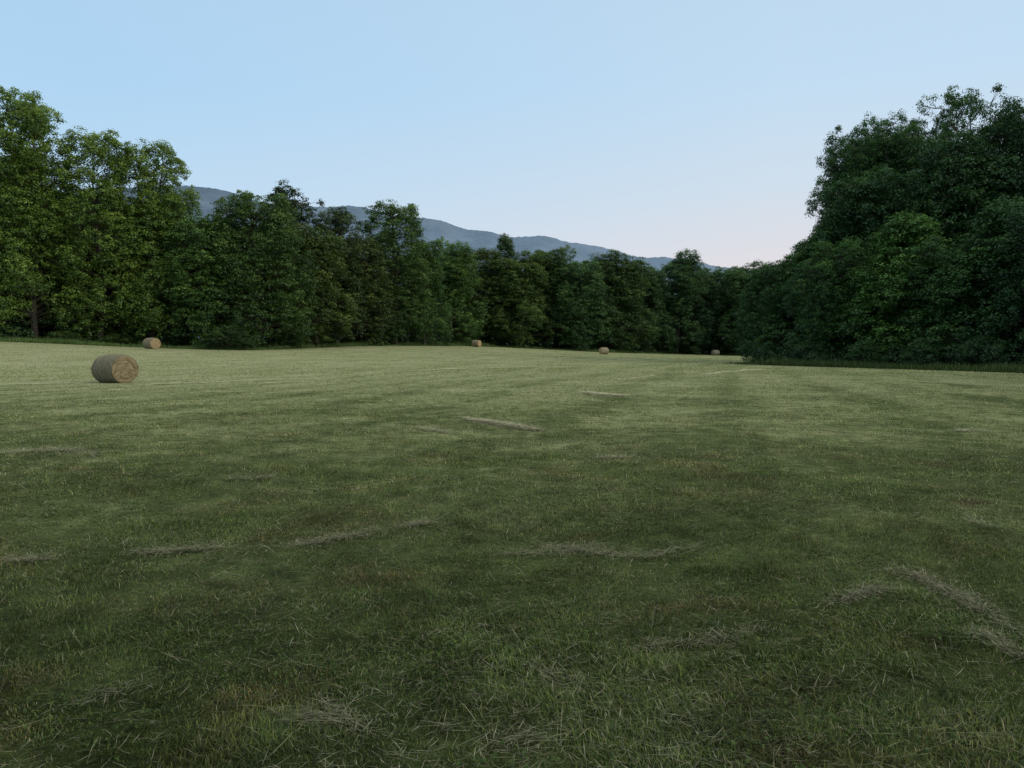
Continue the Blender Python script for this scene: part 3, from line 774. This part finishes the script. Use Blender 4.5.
def build_undergrowth():
    rng = np.random.default_rng(77)
    def belt(name, pts, step, label, tint, hgt, inset, leaf=.2, per=60, dens=4):
        P = np.array(pts, float); seg = np.hypot(*(P[1:] - P[:-1]).T); cum = np.concatenate([[0], np.cumsum(seg)])
        n = int(cum[-1] * dens)
        t = rng.random(n) * cum[-1]; i = np.clip(np.searchsorted(cum, t) - 1, 0, len(seg) - 1)
        c = P[i] + (P[i + 1] - P[i]) * ((t - cum[i]) / seg[i])[:, None]
        nrm = np.stack([-(P[i + 1] - P[i])[:, 1], (P[i + 1] - P[i])[:, 0]], -1) / seg[i][:, None]
        dep = rng.uniform(0, inset, n)
        c = c + nrm * dep[:, None]
        prof = vnoise(t * .22, t * 0, 3)
        z = rng.random(n) ** 1.3 * hgt * (.45 + .9 * prof) * (.35 + .65 * dep / inset)
        rad = rng.uniform(.45, .95, n)
        cen = np.column_stack([c, ground_z(c[:, 0], c[:, 1]) + z + .1])
        V, tt = leaves(cen, rad, per, leaf, rng, flat=.6, tones=.36 + rng.normal(0, .1, n))
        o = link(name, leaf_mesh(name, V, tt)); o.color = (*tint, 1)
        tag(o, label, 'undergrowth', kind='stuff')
    left = [(-80, 90), (-64, 101), (-58.5, 106), (-51, 114), (-38, 114), (-33, 126), (-27.5, 141), (-18, 161), (-9.3, 181), (2, 191), (21, 192), (40, 216), (57, 227), (67, 206)]
    belt('wood_edge_undergrowth', left, 1, 'tangle of dark shrubs along the foot of the left and far wood', (.75, .9, .8), 3.6, 4.0)
    belt('grove_undergrowth', [(26.5, 84), (28, 77), (33.4, 69), (38.8, 60), (45.5, 43), (49, 26), (51, 0)][::-1], 1, 'tangle of dark shrubs along the foot of the right grove', (.42, .62, .5), 2.6, 3.5, leaf=.15, dens=5)
    deep = [(-110, 90), (-86, 104), (-70, 116), (-52, 128), (-45, 132), (-42, 142), (-34, 158), (-26, 178), (-16, 198), (0, 208), (20, 210), (38, 232), (58, 245), (82, 225), (78, 180), (62, 140)]
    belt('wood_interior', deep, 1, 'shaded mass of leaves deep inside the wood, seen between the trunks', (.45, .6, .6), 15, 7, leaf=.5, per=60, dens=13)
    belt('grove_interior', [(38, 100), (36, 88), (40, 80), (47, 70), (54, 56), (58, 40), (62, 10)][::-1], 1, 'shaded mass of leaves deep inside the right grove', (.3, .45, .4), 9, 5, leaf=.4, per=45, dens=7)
    # unmown fringe
    for nm, pts, off0, lab, H, c0 in (('grass_fringe', left, np.array([[.3, -2.0]]), 'strip of taller pale green grass between the mown field and the left wood', .85, 1.5),
                                ('grove_grass_fringe', [(25.6, 83), (27.2, 76.4), (32.8, 68.3), (38, 59.3), (45, 42)], np.array([[-2.2, -2.2]]), 'strip of taller unmown grass in front of the right grove', .75, .75)):
        P = np.array(pts, float); seg = np.hypot(*(P[1:] - P[:-1]).T); cum = np.concatenate([[0], np.cumsum(seg)])
        n = int(cum[-1] * 520)
        t = rng.random(n) * cum[-1]; i = np.clip(np.searchsorted(cum, t) - 1, 0, len(seg) - 1)
        c = P[i] + (P[i + 1] - P[i]) * ((t - cum[i]) / seg[i])[:, None] + rng.normal(0, 1.1, (n, 2)) + off0
        hh = H * rng.uniform(.3, 1, n) * (.12 + 1.25 * vnoise(t * .45, t * 0, 8) * (.5 + vnoise(t * 1.6, t * 0, 12)))
        col = np.array([(.16, .23, .07), (.12, .19, .05), (.26, .27, .12)])[rng.integers(0, 3, n)] * c0 * .6 * rng.uniform(.6, 1.2, n)[:, None] * np.array([[.85, 1.05, .9]])
        me = blades(nm, c[:, 0], c[:, 1], ground_z(c[:, 0], c[:, 1]), hh, rng.uniform(.02, .05, n), np.abs(rng.normal(0, .35, n)), rng.uniform(0, 6.28, n), col)
        me.materials.append(M_GRASS)
        tag(link(nm, me), lab, 'tall grass', kind='stuff')

# ------------------------------------------------------------------ sky, sun, camera
def build_light():
    w = bpy.data.worlds.new('World'); bpy.context.scene.world = w; w.use_nodes = True
    nt = w.node_tree; nt.nodes.clear()
    SUN_EL, SUN_AZ = math.radians(31), math.radians(112)      # azimuth clockwise from +Y
    sky = N(nt, 'ShaderNodeTexSky', sky_type='NISHITA', sun_disc=False, sun_elevation=SUN_EL, sun_rotation=SUN_AZ, air_density=1.0, dust_density=.6, ozone_density=1.5)
    tc = N(nt, 'ShaderNodeTexCoord').outputs['Generated']
    s = N(nt, 'ShaderNodeSeparateXYZ', inp={0: tc})
    # twilight colours by height and bearing; unseen top brightened to light the ground
    el = N(nt, 'ShaderNodeMapRange', inp={0: s.outputs[2], 1: 0.0, 2: 1.0, 3: 0.0, 4: 1.0}).outputs[0]
    c1 = ramp(nt, el, [(0, (.75, .63, .64)), (.09, (.70, .66, .69)), (.18, (.59, .68, .77)), (.30, (.50, .67, .83)), (.48, (.47, .635, .785)), (.65, (.74, .80, .84)), (1, (.82, .84, .86))])
    c2 = ramp(nt, el, [(0, (.58, .65, .73)), (.12, (.50, .655, .80)), (.28, (.395, .612, .82)), (.5, (.395, .58, .775)), (.65, (.74, .80, .84)), (1, (.82, .84, .86))])
    br = N(nt, 'ShaderNodeMapRange', inp={0: s.outputs[0], 1: -.45, 2: .30, 3: 0.0, 4: 1.0}).outputs[0]
    tw = mixc(nt, br, c2, c1)
    bg1 = N(nt, 'ShaderNodeBackground', inp={0: sky.outputs[0], 1: .06})
    bg2 = N(nt, 'ShaderNodeBackground', inp={0: tw, 1: 1.22})
    sk = N(nt, 'ShaderNodeMixShader', inp={0: .85, 1: bg1.outputs[0], 2: bg2.outputs[0]})
    o = N(nt, 'ShaderNodeOutputWorld'); nt.links.new(sk.outputs[0], o.inputs[0])
    ld = bpy.data.lights.new('sun', 'SUN'); ld.energy = 1.45; ld.angle = math.radians(24); ld.color = (1, .90, .74)
    lo = bpy.data.objects.new('sun', ld); C.objects.link(lo)
    d = Vector((math.sin(SUN_AZ) * math.cos(SUN_EL), math.cos(SUN_AZ) * math.cos(SUN_EL), math.sin(SUN_EL)))
    lo.rotation_euler = d.to_track_quat('Z', 'Y').to_euler(); lo.location = d * 50
    cd = bpy.data.cameras.new('camera'); cd.lens = F / 1024 * 36; cd.sensor_width = 36; cd.clip_end = 20000; cd.clip_start = .05
    co = bpy.data.objects.new('camera', cd); C.objects.link(co)
    co.location = (0, 0, EYE); co.rotation_euler = (math.pi / 2 - PITCH, 0, 0)
    sc = bpy.context.scene
    sc.camera = co
    sc.view_settings.view_transform = 'Standard'; sc.view_settings.look = 'None'; sc.view_settings.exposure = 0

build_ground(); build_grass(); build_weeds(); build_hay(); build_far_stubble()
build_bales(); build_hills(); build_kinds(); build_trees(); build_undergrowth(); build_light()
